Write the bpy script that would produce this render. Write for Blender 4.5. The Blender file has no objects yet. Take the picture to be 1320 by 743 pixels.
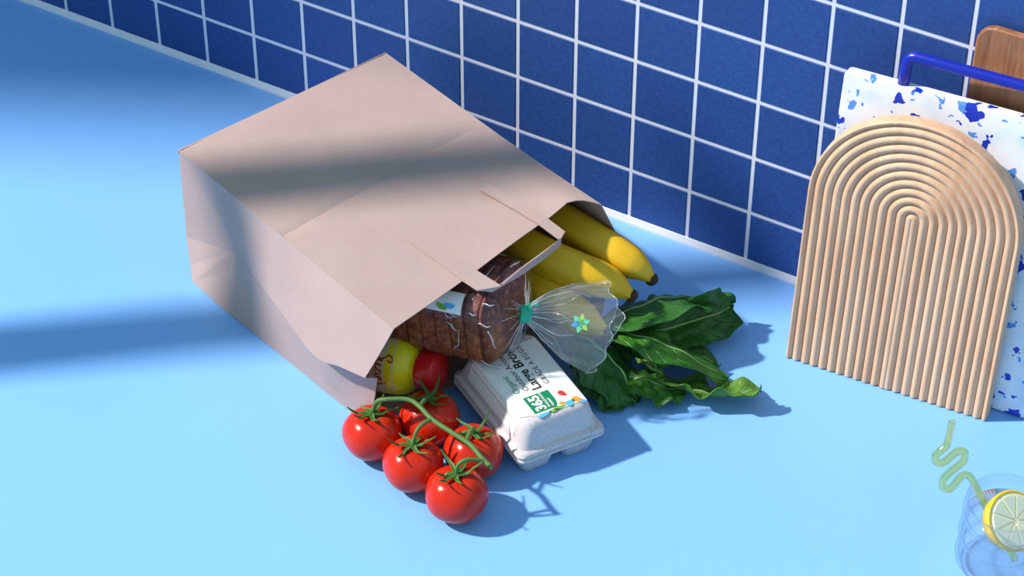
import bpy, bmesh, math, random
from mathutils import Vector, Matrix

# ---------------------------------------------------------------- basics
U = 0.08                                   # one wall tile = 8 cm; coordinates below are in tiles
scene = bpy.context.scene
col = scene.collection

# ---------------------------------------------------------------- camera
def Rz(a): return Matrix.Rotation(a, 3, 'Z')
def Rx(a): return Matrix.Rotation(a, 3, 'X')
cam_d = bpy.data.cameras.new('camera')
cam = bpy.data.objects.new('camera', cam_d); col.objects.link(cam)
cam_d.sensor_width = 36.0; cam_d.lens = 3152.26 * 36.0 / 1320.0
cam_d.clip_start = 0.05; cam_d.clip_end = 50
Rm = (Rz(0.5399682) @ Rx(0.8758881) @ Rz(0.0031062)).to_4x4()
cam.matrix_world = Matrix.Translation(Vector((22.66038, -26.27355, 23.30965)) * U) @ Rm
scene.camera = cam

# ---------------------------------------------------------------- world, sun, exposure
SUN_AZ, SUN_EL = math.radians(28.5), math.radians(43.5)     # direction the light travels
SD = Vector((math.cos(SUN_AZ) * math.cos(SUN_EL), math.sin(SUN_AZ) * math.cos(SUN_EL), -math.sin(SUN_EL)))
world = bpy.data.worlds.new('sky'); scene.world = world; world.use_nodes = True
bgn = world.node_tree.nodes['Background']
bgn.inputs[0].default_value = (0.53, 0.82, 1.0, 1); bgn.inputs[1].default_value = 0.63
sl = bpy.data.lights.new('sun', 'SUN'); sl.energy = 5.6; sl.angle = math.radians(2.2); sl.color = (1.0, 0.92, 0.86)
sun = bpy.data.objects.new('sun', sl); col.objects.link(sun)
sun.rotation_euler = SD.to_track_quat('-Z', 'Y').to_euler(); sun.location = (-1.5, -1.5, 2.5)
scene.view_settings.view_transform = 'Standard'
scene.view_settings.look = 'None'
scene.view_settings.gamma = 1.0
scene.view_settings.use_curve_mapping = False
scene.view_settings.exposure = 0.0
scene.cycles.transparent_max_bounces = 32
scene.cycles.max_bounces = 16
scene.cycles.transmission_bounces = 16

# ---------------------------------------------------------------- helpers
def lin(*c):
    f = lambda v: (v / 255 / 12.92) if v / 255 <= 0.04045 else ((v / 255 + 0.055) / 1.055) ** 2.4
    return tuple(f(v) for v in c) + (1.0,)

def wloc(o):
    v = Vector((0, 0, 0))
    while o is not None:
        v += o.location; o = o.parent
    return v

def tag(o, label=None, cat=None, group=None, kind=None):
    if label: o['label'] = label
    if cat: o['category'] = cat
    if group: o['group'] = group
    if kind: o['kind'] = kind
    return o

def empty(name, loc):
    o = bpy.data.objects.new(name, None); col.objects.link(o)
    o.location = Vector(loc) * U; o.empty_display_size = 0.03
    return o

def mk(name, verts, faces, mat, parent=None, smooth=True, uv=None, origin=None, autosmooth=None):
    """verts in tiles, absolute scene coordinates -> one mesh object"""
    vs = [Vector(v) * U for v in verts]
    if parent is not None:
        o0 = wloc(parent)
    elif origin is not None:
        o0 = Vector(origin) * U
    else:
        o0 = Vector((sum(v.x for v in vs) / len(vs), sum(v.y for v in vs) / len(vs), min(v.z for v in vs)))
    me = bpy.data.meshes.new(name)
    me.from_pydata([tuple(v - o0) for v in vs], [], faces)
    me.update()
    bm = bmesh.new(); bm.from_mesh(me)
    bmesh.ops.recalc_face_normals(bm, faces=bm.faces[:])
    bm.to_mesh(me); bm.free()
    if uv:
        l = me.uv_layers.new(name='UVMap')
        for lp in me.loops: l.data[lp.index].uv = uv[lp.vertex_index]
    for p in me.polygons: p.use_smooth = smooth
    if autosmooth is not None:
        me.set_sharp_from_angle(angle=math.radians(autosmooth))
    if mat is not None: me.materials.append(mat)
    o = bpy.data.objects.new(name, me); col.objects.link(o)
    if parent is not None: o.parent = parent
    else: o.location = o0
    return o

def grid(nu, nv, fn, close_u=False, close_v=False):
    vs, uv = [], []
    for i in range(nu):
        for j in range(nv):
            a = i / (nu if close_u else nu - 1); b = j / (nv if close_v else nv - 1)
            vs.append(Vector(fn(a, b))); uv.append((a, b))
    fs = []
    for i in range(nu if close_u else nu - 1):
        for j in range(nv if close_v else nv - 1):
            i2, j2 = (i + 1) % nu, (j + 1) % nv
            fs.append((i * nv + j, i2 * nv + j, i2 * nv + j2, i * nv + j2))
    return vs, fs, uv

def solidify(o, t, offset=0.0, crisp=35):
    m = o.modifiers.new('thickness', 'SOLIDIFY'); m.thickness = t * U; m.offset = offset
    e = o.modifiers.new('crisp', 'EDGE_SPLIT'); e.split_angle = math.radians(crisp); e.use_edge_sharp = True
    return o
def bevel(o, wd, seg=2, ang=40):
    m = o.modifiers.new('round', 'BEVEL'); m.width = wd * U; m.segments = seg; m.limit_method = 'ANGLE'; m.angle_limit = math.radians(ang)
    return o

def catmull(P, n):
    P = [Vector(p) for p in P]
    Q = [P[0] * 2 - P[1]] + P + [P[-1] * 2 - P[-2]]
    out = []
    segs = len(P) - 1
    for k in range(n):
        t = k / (n - 1) * segs; i = min(int(t), segs - 1); f = t - i
        p0, p1, p2, p3 = Q[i], Q[i + 1], Q[i + 2], Q[i + 3]
        out.append(0.5 * ((2 * p1) + (p2 - p0) * f + (2 * p0 - 5 * p1 + 4 * p2 - p3) * f * f + (3 * p1 - p0 - 3 * p2 + p3) * f ** 3))
    return out

def lerpt(tab, x):
    """piecewise linear table lookup"""
    if x <= tab[0][0]: return tab[0][1]
    for (a, va), (b, vb) in zip(tab, tab[1:]):
        if x <= b: return va + (vb - va) * (x - a) / (b - a)
    return tab[-1][1]

def sweep(P, radii, sides=10, cap=True, shape=None):
    """tube along points; radii list; shape(angle)->factor"""
    n = len(P); vs = []; fs = []; uv = []
    T = [(P[min(i + 1, n - 1)] - P[max(i - 1, 0)]).normalized() for i in range(n)]
    up = Vector((0, 0, 1)) if abs(T[0].z) < 0.9 else Vector((1, 0, 0))
    N = (up - T[0] * up.dot(T[0])).normalized()
    for i in range(n):
        N = (N - T[i] * N.dot(T[i])).normalized(); B = T[i].cross(N)
        for k in range(sides):
            a = 2 * math.pi * k / sides; r = radii[i] * (shape(a) if shape else 1)
            vs.append(P[i] + (N * math.cos(a) + B * math.sin(a)) * r); uv.append((i / (n - 1), k / sides))
    for i in range(n - 1):
        for k in range(sides):
            k2 = (k + 1) % sides
            fs.append((i * sides + k, i * sides + k2, (i + 1) * sides + k2, (i + 1) * sides + k))
    if cap:
        fs.append(tuple(range(sides))[::-1]); fs.append(tuple((n - 1) * sides + k for k in range(sides)))
    return vs, fs, uv

def frame_axes(d, up=(0, 0, 1)):
    d = Vector(d).normalized(); up = Vector(up)
    s = d.cross(up).normalized(); n = s.cross(d).normalized()
    return d, s, n

def lathe(c, axis, prof, sides=48, ref=(0, 0, 1), close=False):
    """prof: list (t along axis, radius)"""
    d, s, n = frame_axes(axis, ref); c = Vector(c)
    vs = []; fs = []
    m = len(prof)
    for t, r in prof:
        for k in range(sides):
            a = 2 * math.pi * k / sides
            vs.append(c + d * t + (n * math.cos(a) + s * math.sin(a)) * max(r, 1e-4))
    for i in range(m if close else m - 1):
        i2 = (i + 1) % m
        for k in range(sides):
            k2 = (k + 1) % sides
            fs.append((i * sides + k, i * sides + k2, i2 * sides + k2, i2 * sides + k))
    return vs, fs

def prism(outline, fn, h0, h1):
    """extrude a 2D outline; fn(x,y,h)->3D"""
    n = len(outline)
    vs = [fn(x, y, h0) for x, y in outline] + [fn(x, y, h1) for x, y in outline]
    fs = [tuple(range(n))[::-1], tuple(range(n, 2 * n))] + [(i, (i + 1) % n, n + (i + 1) % n, n + i) for i in range(n)]
    return vs, fs

def box(fn, a, b):
    """box in local coordinates mapped by fn"""
    (x0, y0, z0), (x1, y1, z1) = a, b
    vs = [fn(x, y, z) for z in (z0, z1) for x, y in ((x0, y0), (x1, y0), (x1, y1), (x0, y1))]
    fs = [(3, 2, 1, 0), (4, 5, 6, 7), (0, 1, 5, 4), (1, 2, 6, 5), (2, 3, 7, 6), (3, 0, 4, 7)]
    return vs, fs

def text_mesh(body, size, shear=0.0, spacing=1.0, bold=0.0):
    cu = bpy.data.curves.new('lettering', 'FONT'); cu.body = body; cu.size = size; cu.shear = shear
    cu.space_character = spacing; cu.resolution_u = 3; cu.offset = bold
    o = bpy.data.objects.new('lettering_source', cu); col.objects.link(o)
    bpy.context.view_layer.update()
    dg = bpy.context.evaluated_depsgraph_get()
    me = bpy.data.meshes.new_from_object(o.evaluated_get(dg))
    vs = [tuple(v.co) for v in me.vertices]; fs = [tuple(p.vertices) for p in me.polygons]
    bpy.data.objects.remove(o); bpy.data.meshes.remove(me); bpy.data.curves.remove(cu)
    return vs, fs

# ---------------------------------------------------------------- materials
def newmat(name):
    m = bpy.data.materials.new(name); m.use_nodes = True
    nt = m.node_tree; b = nt.nodes['Principled BSDF']
    return m, nt, b
def nd(nt, t, **kw):
    n = nt.nodes.new(t)
    for k, v in kw.items(): setattr(n, k, v)
    return n
def simple(name, c, rough=0.5, spec=0.5, **inp):
    m, nt, b = newmat(name)
    b.inputs['Base Color'].default_value = c if len(c) == 4 else tuple(c) + (1,)
    b.inputs['Roughness'].default_value = rough; b.inputs['Specular IOR Level'].default_value = spec
    for k, v in inp.items(): b.inputs[k.replace('_', ' ')].default_value = v
    return m
def ramp(nt, fac, stops):
    r = nd(nt, 'ShaderNodeValToRGB'); e = r.color_ramp.elements
    while len(e) < len(stops): e.new(0.5)
    for k, (p, c) in enumerate(stops): e[k].position = p; e[k].color = c
    nt.links.new(fac, r.inputs[0]); return r.outputs[0]
def noise(nt, scale, detail=4, rough=0.55, vec=None, dist=0.0):
    n = nd(nt, 'ShaderNodeTexNoise'); n.inputs['Scale'].default_value = scale; n.inputs['Detail'].default_value = detail
    n.inputs['Roughness'].default_value = rough; n.inputs['Distortion'].default_value = dist
    if vec is None: vec = nd(nt, 'ShaderNodeTexCoord').outputs['Object']
    nt.links.new(vec, n.inputs['Vector'])
    return n.outputs['Fac']
def objco(nt, scale=(1, 1, 1), rot=(0, 0, 0)):
    t = nd(nt, 'ShaderNodeTexCoord'); mp = nd(nt, 'ShaderNodeMapping')
    mp.inputs['Scale'].default_value = scale; mp.inputs['Rotation'].default_value = rot
    nt.links.new(t.outputs['Object'], mp.inputs['Vector']); return mp.outputs['Vector']
def bump(nt, b, h, strength=0.2, dist=0.001):
    n = nd(nt, 'ShaderNodeBump'); n.inputs['Strength'].default_value = strength; n.inputs['Distance'].default_value = dist
    nt.links.new(h, n.inputs['Height']); nt.links.new(n.outputs['Normal'], b.inputs['Normal'])
def mixc(nt, fac, a, b, mode='MIX'):
    n = nd(nt, 'ShaderNodeMix', data_type='RGBA', blend_type=mode)
    for s, v in ((n.inputs[0], fac), (n.inputs[6], a), (n.inputs[7], b)):
        if hasattr(v, 'links') or hasattr(v, 'is_linked'): nt.links.new(v, s)
        elif isinstance(v, (int, float)): s.default_value = v
        else: s.default_value = v
    return n.outputs[2]

def mat_tile():
    m, nt, b = newmat('navy_tile')
    v = objco(nt)
    info = nd(nt, 'ShaderNodeObjectInfo')
    c = ramp(nt, noise(nt, 190, 8, 0.8), [(0.28, (0.016, 0.052, 0.20, 1)), (0.62, (0.030, 0.092, 0.33, 1)), (0.85, (0.06, 0.15, 0.44, 1))])
    c2 = mixc(nt, info.outputs['Random'], (0.88, 0.88, 0.9, 1), (1.08, 1.08, 1.05, 1))
    nt.links.new(mixc(nt, 1.0, c, c2, 'MULTIPLY'), b.inputs['Base Color'])
    b.inputs['Roughness'].default_value = 0.5; b.inputs['Specular IOR Level'].default_value = 0.35
    bump(nt, b, noise(nt, 420, 3, 0.7), 0.25, 0.0006)
    return m
def mat_paper():
    m, nt, b = newmat('kraft_paper')
    c = ramp(nt, noise(nt, 260, 8, 0.75), [(0.3, (0.48, 0.355, 0.318, 1)), (0.7, (0.56, 0.420, 0.382, 1))])
    v = objco(nt, (60, 60, 60)); f = noise(nt, 9, 3, 0.6)
    c = mixc(nt, 0.25, c, ramp(nt, f, [(0.35, (0.46, 0.335, 0.30, 1)), (0.65, (0.58, 0.445, 0.41, 1))]))
    nt.links.new(c, b.inputs['Base Color']); b.inputs['Roughness'].default_value = 0.62; b.inputs['Specular IOR Level'].default_value = 0.3
    n2 = nd(nt, 'ShaderNodeBump'); n2.inputs['Strength'].default_value = 0.30; n2.inputs['Distance'].default_value = 0.006
    nt.links.new(noise(nt, 11, 3, 0.5), n2.inputs['Height'])
    n1 = nd(nt, 'ShaderNodeBump'); n1.inputs['Strength'].default_value = 0.12; n1.inputs['Distance'].default_value = 0.0006
    nt.links.new(noise(nt, 500, 4, 0.7), n1.inputs['Height']); nt.links.new(n2.outputs[0], n1.inputs['Normal'])
    nt.links.new(n1.outputs[0], b.inputs['Normal'])
    trn = nd(nt, 'ShaderNodeBsdfTranslucent'); trn.inputs[0].default_value = (0.62, 0.40, 0.26, 1)
    mx = nd(nt, 'ShaderNodeMixShader'); mx.inputs[0].default_value = 0.16
    nt.links.new(b.outputs[0], mx.inputs[1]); nt.links.new(trn.outputs[0], mx.inputs[2]); nt.links.new(mx.outputs[0], nt.nodes['Material Output'].inputs[0])
    return m
def mat_wood(name, c0, c1, c2, scale, rough=0.5, rot=(0, 0, 0)):
    m, nt, b = newmat(name)
    v = objco(nt, scale, rot)
    f = noise(nt, 6, 5, 0.6, v, 0.6); g = noise(nt, 40, 3, 0.6, v)
    c = ramp(nt, f, [(0.3, c0), (0.5, c1), (0.7, c2)])
    c = mixc(nt, 0.25, c, ramp(nt, g, [(0.35, c0), (0.65, c2)]))
    nt.links.new(c, b.inputs['Base Color']); b.inputs['Roughness'].default_value = rough; b.inputs['Specular IOR Level'].default_value = 0.35
    bump(nt, b, g, 0.08, 0.0005)
    return m
def mat_terrazzo():
    m, nt, b = newmat('terrazzo_resin')
    tc = nd(nt, 'ShaderNodeTexCoord')
    def chips(scale, thr, seed, warp):
        mp = nd(nt, 'ShaderNodeMapping'); mp.inputs['Location'].default_value = (seed, seed * 2, seed * 3)
        nt.links.new(tc.outputs['Object'], mp.inputs['Vector'])
        nz = nd(nt, 'ShaderNodeTexNoise'); nz.inputs['Scale'].default_value = scale * 1.6; nt.links.new(mp.outputs[0], nz.inputs['Vector'])
        ad = nd(nt, 'ShaderNodeVectorMath', operation='MULTIPLY_ADD'); nt.links.new(nz.outputs['Color'], ad.inputs[0])
        ad.inputs[1].default_value = (warp,) * 3; nt.links.new(mp.outputs[0], ad.inputs[2])
        vo = nd(nt, 'ShaderNodeTexVoronoi'); vo.inputs['Scale'].default_value = scale; nt.links.new(ad.outputs[0], vo.inputs['Vector'])
        vo.inputs['Randomness'].default_value = 1.0
        sep = nd(nt, 'ShaderNodeSeparateColor'); nt.links.new(vo.outputs['Color'], sep.inputs[0])
        r = nd(nt, 'ShaderNodeMath', operation='MULTIPLY'); nt.links.new(sep.outputs[0], r.inputs[0]); r.inputs[1].default_value = thr
        lt = nd(nt, 'ShaderNodeMath', operation='LESS_THAN'); nt.links.new(vo.outputs['Distance'], lt.inputs[0]); nt.links.new(r.outputs[0], lt.inputs[1])
        return lt.outputs[0]
    base = ramp(nt, noise(nt, 30, 3, 0.5), [(0.45, (0.86, 0.88, 0.93, 1)), (0.75, (0.62, 0.74, 0.95, 1))])
    c = mixc(nt, chips(52, 0.36, 3.1, 0.03), base, (0.10, 0.30, 0.80, 1))
    c = mixc(nt, chips(38, 0.42, 5.3, 0.035), c, (0.008, 0.035, 0.50, 1))
    nt.links.new(c, b.inputs['Base Color']); b.inputs['Roughness'].default_value = 0.35
    return m
def mat_crust():
    m, nt, b = newmat('bread_crust')
    tc = nd(nt, 'ShaderNodeTexCoord'); geo = nd(nt, 'ShaderNodeNewGeometry')
    sep = nd(nt, 'ShaderNodeSeparateXYZ'); nt.links.new(tc.outputs['Object'], sep.inputs[0])
    mr = nd(nt, 'ShaderNodeMapRange'); mr.inputs[1].default_value = 0.082; mr.inputs[2].default_value = 0.112
    ad = nd(nt, 'ShaderNodeMath', operation='MULTIPLY_ADD'); nt.links.new(noise(nt, 45, 4, 0.6), ad.inputs[0]); ad.inputs[1].default_value = 0.05; nt.links.new(sep.outputs[2], ad.inputs[2])
    nt.links.new(ad.outputs[0], mr.inputs[0])
    side = ramp(nt, noise(nt, 120, 8, 0.8), [(0.36, (0.085, 0.017, 0.006, 1)), (0.5, (0.27, 0.070, 0.018, 1)), (0.66, (0.58, 0.20, 0.06, 1))])
    top = ramp(nt, noise(nt, 150, 8, 0.85), [(0.38, (0.060, 0.014, 0.013, 1)), (0.52, (0.20, 0.055, 0.045, 1)), (0.66, (0.58, 0.28, 0.20, 1))])
    nt.links.new(mixc(nt, mr.outputs[0], side, top), b.inputs['Base Color'])
    b.inputs['Roughness'].default_value = 0.6
    bump(nt, b, noise(nt, 160, 6, 0.75), 0.9, 0.003)
    return m
def schlick(nt, f0, normal=None, power=5.0):
    g = nd(nt, 'ShaderNodeNewGeometry'); d = nd(nt, 'ShaderNodeVectorMath', operation='DOT_PRODUCT')
    nt.links.new(g.outputs['Incoming'], d.inputs[0]); nt.links.new(normal if normal is not None else g.outputs['Normal'], d.inputs[1])
    a = nd(nt, 'ShaderNodeMath', operation='ABSOLUTE'); nt.links.new(d.outputs['Value'], a.inputs[0])
    o = nd(nt, 'ShaderNodeMath', operation='SUBTRACT'); o.inputs[0].default_value = 1.0; nt.links.new(a.outputs[0], o.inputs[1])
    p = nd(nt, 'ShaderNodeMath', operation='POWER'); nt.links.new(o.outputs[0], p.inputs[0]); p.inputs[1].default_value = power
    m = nd(nt, 'ShaderNodeMath', operation='MULTIPLY_ADD'); nt.links.new(p.outputs[0], m.inputs[0]); m.inputs[1].default_value = 1 - f0; m.inputs[2].default_value = f0
    return m.outputs[0]
def mat_film(name, tint=(0.99, 0.99, 1.0, 1), haze=0.06, base=0.05, f0=0.035, bs=0.9):
    m = bpy.data.materials.new(name); m.use_nodes = True; nt = m.node_tree; nt.nodes.clear()
    out = nd(nt, 'ShaderNodeOutputMaterial'); tr = nd(nt, 'ShaderNodeBsdfTransparent'); tr.inputs[0].default_value = tint
    gl = nd(nt, 'ShaderNodeBsdfGlossy'); gl.inputs['Roughness'].default_value = 0.10
    df = nd(nt, 'ShaderNodeBsdfDiffuse'); df.inputs[0].default_value = (0.85, 0.88, 0.92, 1)
    bp = nd(nt, 'ShaderNodeBump'); bp.inputs['Strength'].default_value = bs; bp.inputs['Distance'].default_value = 0.004
    n = nd(nt, 'ShaderNodeTexNoise'); n.inputs['Scale'].default_value = 55; n.inputs['Detail'].default_value = 2; n.inputs['Distortion'].default_value = 1.5
    nt.links.new(nd(nt, 'ShaderNodeTexCoord').outputs['Object'], n.inputs['Vector'])
    nt.links.new(n.outputs[0], bp.inputs['Height'])
    nt.links.new(bp.outputs[0], gl.inputs['Normal'])
    ad = nd(nt, 'ShaderNodeMath', operation='ADD'); nt.links.new(schlick(nt, f0, bp.outputs[0]), ad.inputs[0]); ad.inputs[1].default_value = base
    m1 = nd(nt, 'ShaderNodeMixShader'); nt.links.new(ad.outputs[0], m1.inputs[0]); nt.links.new(tr.outputs[0], m1.inputs[1]); nt.links.new(gl.outputs[0], m1.inputs[2])
    m2 = nd(nt, 'ShaderNodeMixShader'); m2.inputs[0].default_value = haze
    nt.links.new(m1.outputs[0], m2.inputs[1]); nt.links.new(df.outputs[0], m2.inputs[2]); nt.links.new(m2.outputs[0], out.inputs[0])
    return m
def mat_leaf(name, c0, c1, vein):
    m, nt, b = newmat(name)
    tc = nd(nt, 'ShaderNodeTexCoord'); sep = nd(nt, 'ShaderNodeSeparateXYZ'); nt.links.new(tc.outputs['UV'], sep.inputs[0])
    # side veins: stripes in (along - |across|)
    a = nd(nt, 'ShaderNodeMath', operation='SUBTRACT'); nt.links.new(sep.outputs[1], a.inputs[0]); a.inputs[1].default_value = 0.5
    ab = nd(nt, 'ShaderNodeMath', operation='ABSOLUTE'); nt.links.new(a.outputs[0], ab.inputs[0])
    s = nd(nt, 'ShaderNodeMath', operation='MULTIPLY_ADD'); nt.links.new(ab.outputs[0], s.inputs[0]); s.inputs[1].default_value = -0.55; nt.links.new(sep.outputs[0], s.inputs[2])
    w1 = nd(nt, 'ShaderNodeMath', operation='MULTIPLY_ADD'); nt.links.new(noise(nt, 25, 2), w1.inputs[0]); w1.inputs[1].default_value = 0.05; nt.links.new(s.outputs[0], w1.inputs[2])
    k = nd(nt, 'ShaderNodeMath', operation='MULTIPLY'); nt.links.new(w1.outputs[0], k.inputs[0]); k.inputs[1].default_value = 8.0
    fr = nd(nt, 'ShaderNodeMath', operation='PINGPONG'); nt.links.new(k.outputs[0], fr.inputs[0]); fr.inputs[1].default_value = 0.5
    vmask = ramp(nt, fr.outputs[0], [(0.0, (1, 1, 1, 1)), (0.09, (0, 0, 0, 1))])
    c = ramp(nt, noise(nt, 45, 5, 0.65), [(0.3, c0), (0.7, c1)])
    vm = nd(nt, 'ShaderNodeMath', operation='MULTIPLY'); nt.links.new(vmask, vm.inputs[0]); vm.inputs[1].default_value = 0.55
    nt.links.new(mixc(nt, vm.outputs[0], c, vein), b.inputs['Base Color'])
    b.inputs['Roughness'].default_value = 0.42; b.inputs['Specular IOR Level'].default_value = 0.45
    sb = nd(nt, 'ShaderNodeMath', operation='SUBTRACT'); nt.links.new(noise(nt, 90, 3), sb.inputs[0]); nt.links.new(vm.outputs[0], sb.inputs[1])
    bump(nt, b, sb.outputs[0], 0.8, 0.003)
    # thin leaf lets some light through
    trn = nd(nt, 'ShaderNodeBsdfTranslucent'); trn.inputs[0].default_value = (0.10, 0.30, 0.03, 1)
    mx = nd(nt, 'ShaderNodeMixShader'); mx.inputs[0].default_value = 0.22
    out = nt.nodes['Material Output']; nt.links.new(b.outputs[0], mx.inputs[1]); nt.links.new(trn.outputs[0], mx.inputs[2]); nt.links.new(mx.outputs[0], out.inputs[0])
    return m
def mat_tomato():
    m, nt, b = newmat('tomato_skin')
    c = ramp(nt, noise(nt, 22, 4, 0.6), [(0.3, (0.50, 0.014, 0.005, 1)), (0.7, (0.64, 0.034, 0.008, 1))])
    nt.links.new(c, b.inputs['Base Color']); b.inputs['Roughness'].default_value = 0.2; b.inputs['Specular IOR Level'].default_value = 0.36
    b.inputs['Subsurface Weight'].default_value = 0.15; b.inputs['Subsurface Radius'].default_value = (0.006, 0.001, 0.0005); b.inputs['Subsurface Scale'].default_value = 1.0
    return m
def mat_banana():
    m, nt, b = newmat('banana_peel')
    c = ramp(nt, noise(nt, 14, 3, 0.5), [(0.25, (0.66, 0.38, 0.012, 1)), (0.55, (0.74, 0.45, 0.014, 1)), (0.8, (0.78, 0.50, 0.025, 1))])
    nt.links.new(c, b.inputs['Base Color']); b.inputs['Roughness'].default_value = 0.42; b.inputs['Specular IOR Level'].default_value = 0.4
    return m
def mat_pulp():
    m, nt, b = newmat('moulded_pulp')
    c = ramp(nt, noise(nt, 240, 6, 0.7), [(0.3, (0.53, 0.49, 0.50, 1)), (0.7, (0.68, 0.64, 0.65, 1))])
    nt.links.new(c, b.inputs['Base Color']); b.inputs['Roughness'].default_value = 0.85
    bump(nt, b, noise(nt, 330, 5, 0.7), 0.35, 0.0012)
    return m
def mat_glass(name, c=(1, 1, 1, 1), rough=0.0, ior=1.47, refr=0.05):
    m, nt, b = newmat(name)
    b.inputs['Base Color'].default_value = c; b.inputs['Transmission Weight'].default_value = 1.0
    b.inputs['Roughness'].default_value = rough; b.inputs['IOR'].default_value = ior
    tr = nd(nt, 'ShaderNodeBsdfTransparent'); tr.inputs[0].default_value = tuple(x ** 0.75 for x in c[:3]) + (1,)
    gl = nd(nt, 'ShaderNodeBsdfGlossy'); gl.inputs['Roughness'].default_value = 0.03
    fr = schlick(nt, 1.2 * ((ior - 1) / (ior + 1)) ** 2, None, 3.5)
    m1 = nd(nt, 'ShaderNodeMixShader'); nt.links.new(fr, m1.inputs[0]); nt.links.new(tr.outputs[0], m1.inputs[1]); nt.links.new(gl.outputs[0], m1.inputs[2])
    m2 = nd(nt, 'ShaderNodeMixShader'); m2.inputs[0].default_value = refr
    nt.links.new(m1.outputs[0], m2.inputs[1]); nt.links.new(b.outputs[0], m2.inputs[2]); nt.links.new(m2.outputs[0], nt.nodes['Material Output'].inputs[0])
    return m

M = dict(
    tile=mat_tile(), paper=mat_paper(), terrazzo=mat_terrazzo(), crust=mat_crust(),
    grout=simple('white_grout', (0.74, 0.76, 0.84), 0.85, 0.2), caulk=simple('white_caulk', (0.76, 0.78, 0.84), 0.5),
    beech=mat_wood('pale_beech', lin(206, 160, 124), lin(220, 178, 143), lin(230, 192, 160), (9, 9, 0.9), 0.55),
    walnut=mat_wood('brown_acacia', lin(118, 72, 46), lin(158, 104, 68), lin(190, 138, 100), (10, 10, 0.7), 0.45),
    film_edge_glint=mat_film('film_edge_glint', haze=0.24, base=0.12), film=mat_film('clear_film', haze=0.004, base=0.0, f0=0.02, bs=0.35), film_tail=mat_film('crinkled_film', haze=0.075, base=0.02),  # edge film's milky white stands in for highlights
    leaf_dark=mat_leaf('dark_leaf', (0.017, 0.100, 0.011, 1), (0.042, 0.195, 0.022, 1), (0.11, 0.29, 0.06, 1)),
    leaf_mid=mat_leaf('mid_leaf', (0.026, 0.135, 0.010, 1), (0.065, 0.270, 0.024, 1), (0.17, 0.36, 0.09, 1)),
    leaf_pale=mat_leaf('pale_leaf', (0.070, 0.20, 0.020, 1), (0.14, 0.33, 0.045, 1), (0.22, 0.40, 0.12, 1)),
    rib=simple('leaf_rib', (0.22, 0.40, 0.13), 0.45),
    tomato=mat_tomato(), vine=simple('tomato_stem_green', (0.075, 0.17, 0.035), 0.6), sepal=simple('sepal_green', (0.055, 0.15, 0.018), 0.6),
    banana=mat_banana(), banana_tip=simple('banana_tip_brown', (0.05, 0.028, 0.012), 0.8),
    pulp=mat_pulp(), label_white=simple('label_white', (0.86, 0.87, 0.84), 0.4), ink_black=simple('ink_black', (0.015, 0.015, 0.018), 0.5),
    ink_green=simple('ink_green', (0.005, 0.22, 0.09), 0.45), white=simple('print_white', (0.9, 0.9, 0.88), 0.45),
    ink_red=simple('ink_red', (0.62, 0.04, 0.035), 0.45), ink_blue=simple('ink_blue', (0.10, 0.45, 0.82), 0.45), ink_orange=simple('ink_orange', (0.85, 0.33, 0.03), 0.45),
    ink_leaf=simple('ink_leaf_green', (0.18, 0.45, 0.05), 0.45),
    mustard=simple('mustard_plastic', (0.86, 0.78, 0.008), 0.28, 0.5), cream=simple('cream_label', (0.78, 0.72, 0.42), 0.4),
    gold=simple('gold_ink', (0.48, 0.33, 0.06), 0.4), script=simple('script_red', (0.42, 0.05, 0.02), 0.4),
    cap_red=simple('cap_red', (0.62, 0.008, 0.010), 0.3), handle_blue=simple('enamel_blue', (0.004, 0.018, 0.36), 0.3),
    tie=simple('tie_green', (0.01, 0.42, 0.24), 0.4), print_mint=simple('print_mint', (0.20, 0.75, 0.42), 0.45), print_lime=simple('print_lime', (0.45, 0.75, 0.12), 0.45),
    glass=mat_glass('clear_glass'), water=mat_glass('water', ior=1.333), straw=mat_glass('green_glass', (0.96, 0.95, 0.60, 1), 0.02, 1.45, 0.45),
    rind=simple('lemon_rind', (0.85, 0.55, 0.01), 0.4), pith=simple('lemon_pith', (0.90, 0.85, 0.62), 0.6),
    pulp_lemon=simple('lemon_flesh', (0.90, 0.87, 0.60), 0.25, 0.5, Subsurface_Weight=0.2),
    caster_white=simple('shade_caster_white', (0.8, 0.8, 0.78), 0.5),  # for the unseen shade casters
)
def mat_counter():
    m, nt, b = newmat('blue_laminate')
    c = ramp(nt, noise(nt, 4, 3, 0.5), [(0.3, (0.208, 0.470, 0.91, 1)), (0.7, (0.216, 0.482, 0.925, 1))])
    nt.links.new(c, b.inputs['Base Color']); b.inputs['Roughness'].default_value = 0.5; b.inputs['Specular IOR Level'].default_value = 0.3
    bump(nt, b, noise(nt, 300, 2, 0.5), 0.03, 0.0003)
    return m
M['counter'] = mat_counter()

# ================================================================ SETTING
X0, X1, ROWS = -8, 23, 9
idf = lambda x, y, z: (x, y, z)
v, f = box(idf, (X0, 0.0, -0.6), (X1, 1.2, ROWS + 0.03))
wall = tag(mk('wall_back', v, f, M['grout'], smooth=False), 'back wall of square navy tiles with white grout', 'wall', kind='structure')
G = 0.030
def tile_mesh(name, hgt):
    v, f = box(idf, (G, -0.012, G), (1 - G, 0.02, hgt - G))
    o = mk(name, v, f, M['tile'], smooth=False, origin=(0, 0, 0))
    bm = bmesh.new(); bm.from_mesh(o.data)
    bmesh.ops.bevel(bm, geom=[e for e in bm.edges if all(abs(vv.co.y + 0.012 * U) < 1e-6 for vv in e.verts)], offset=0.012 * U, segments=1, affect='EDGES')
    bm.to_mesh(o.data); bm.free(); me = o.data; bpy.data.objects.remove(o); return me
t_full = tile_mesh('tile', 1.0); t_low = tile_mesh('tile_cut', 0.90)
wl = wloc(wall)
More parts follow.
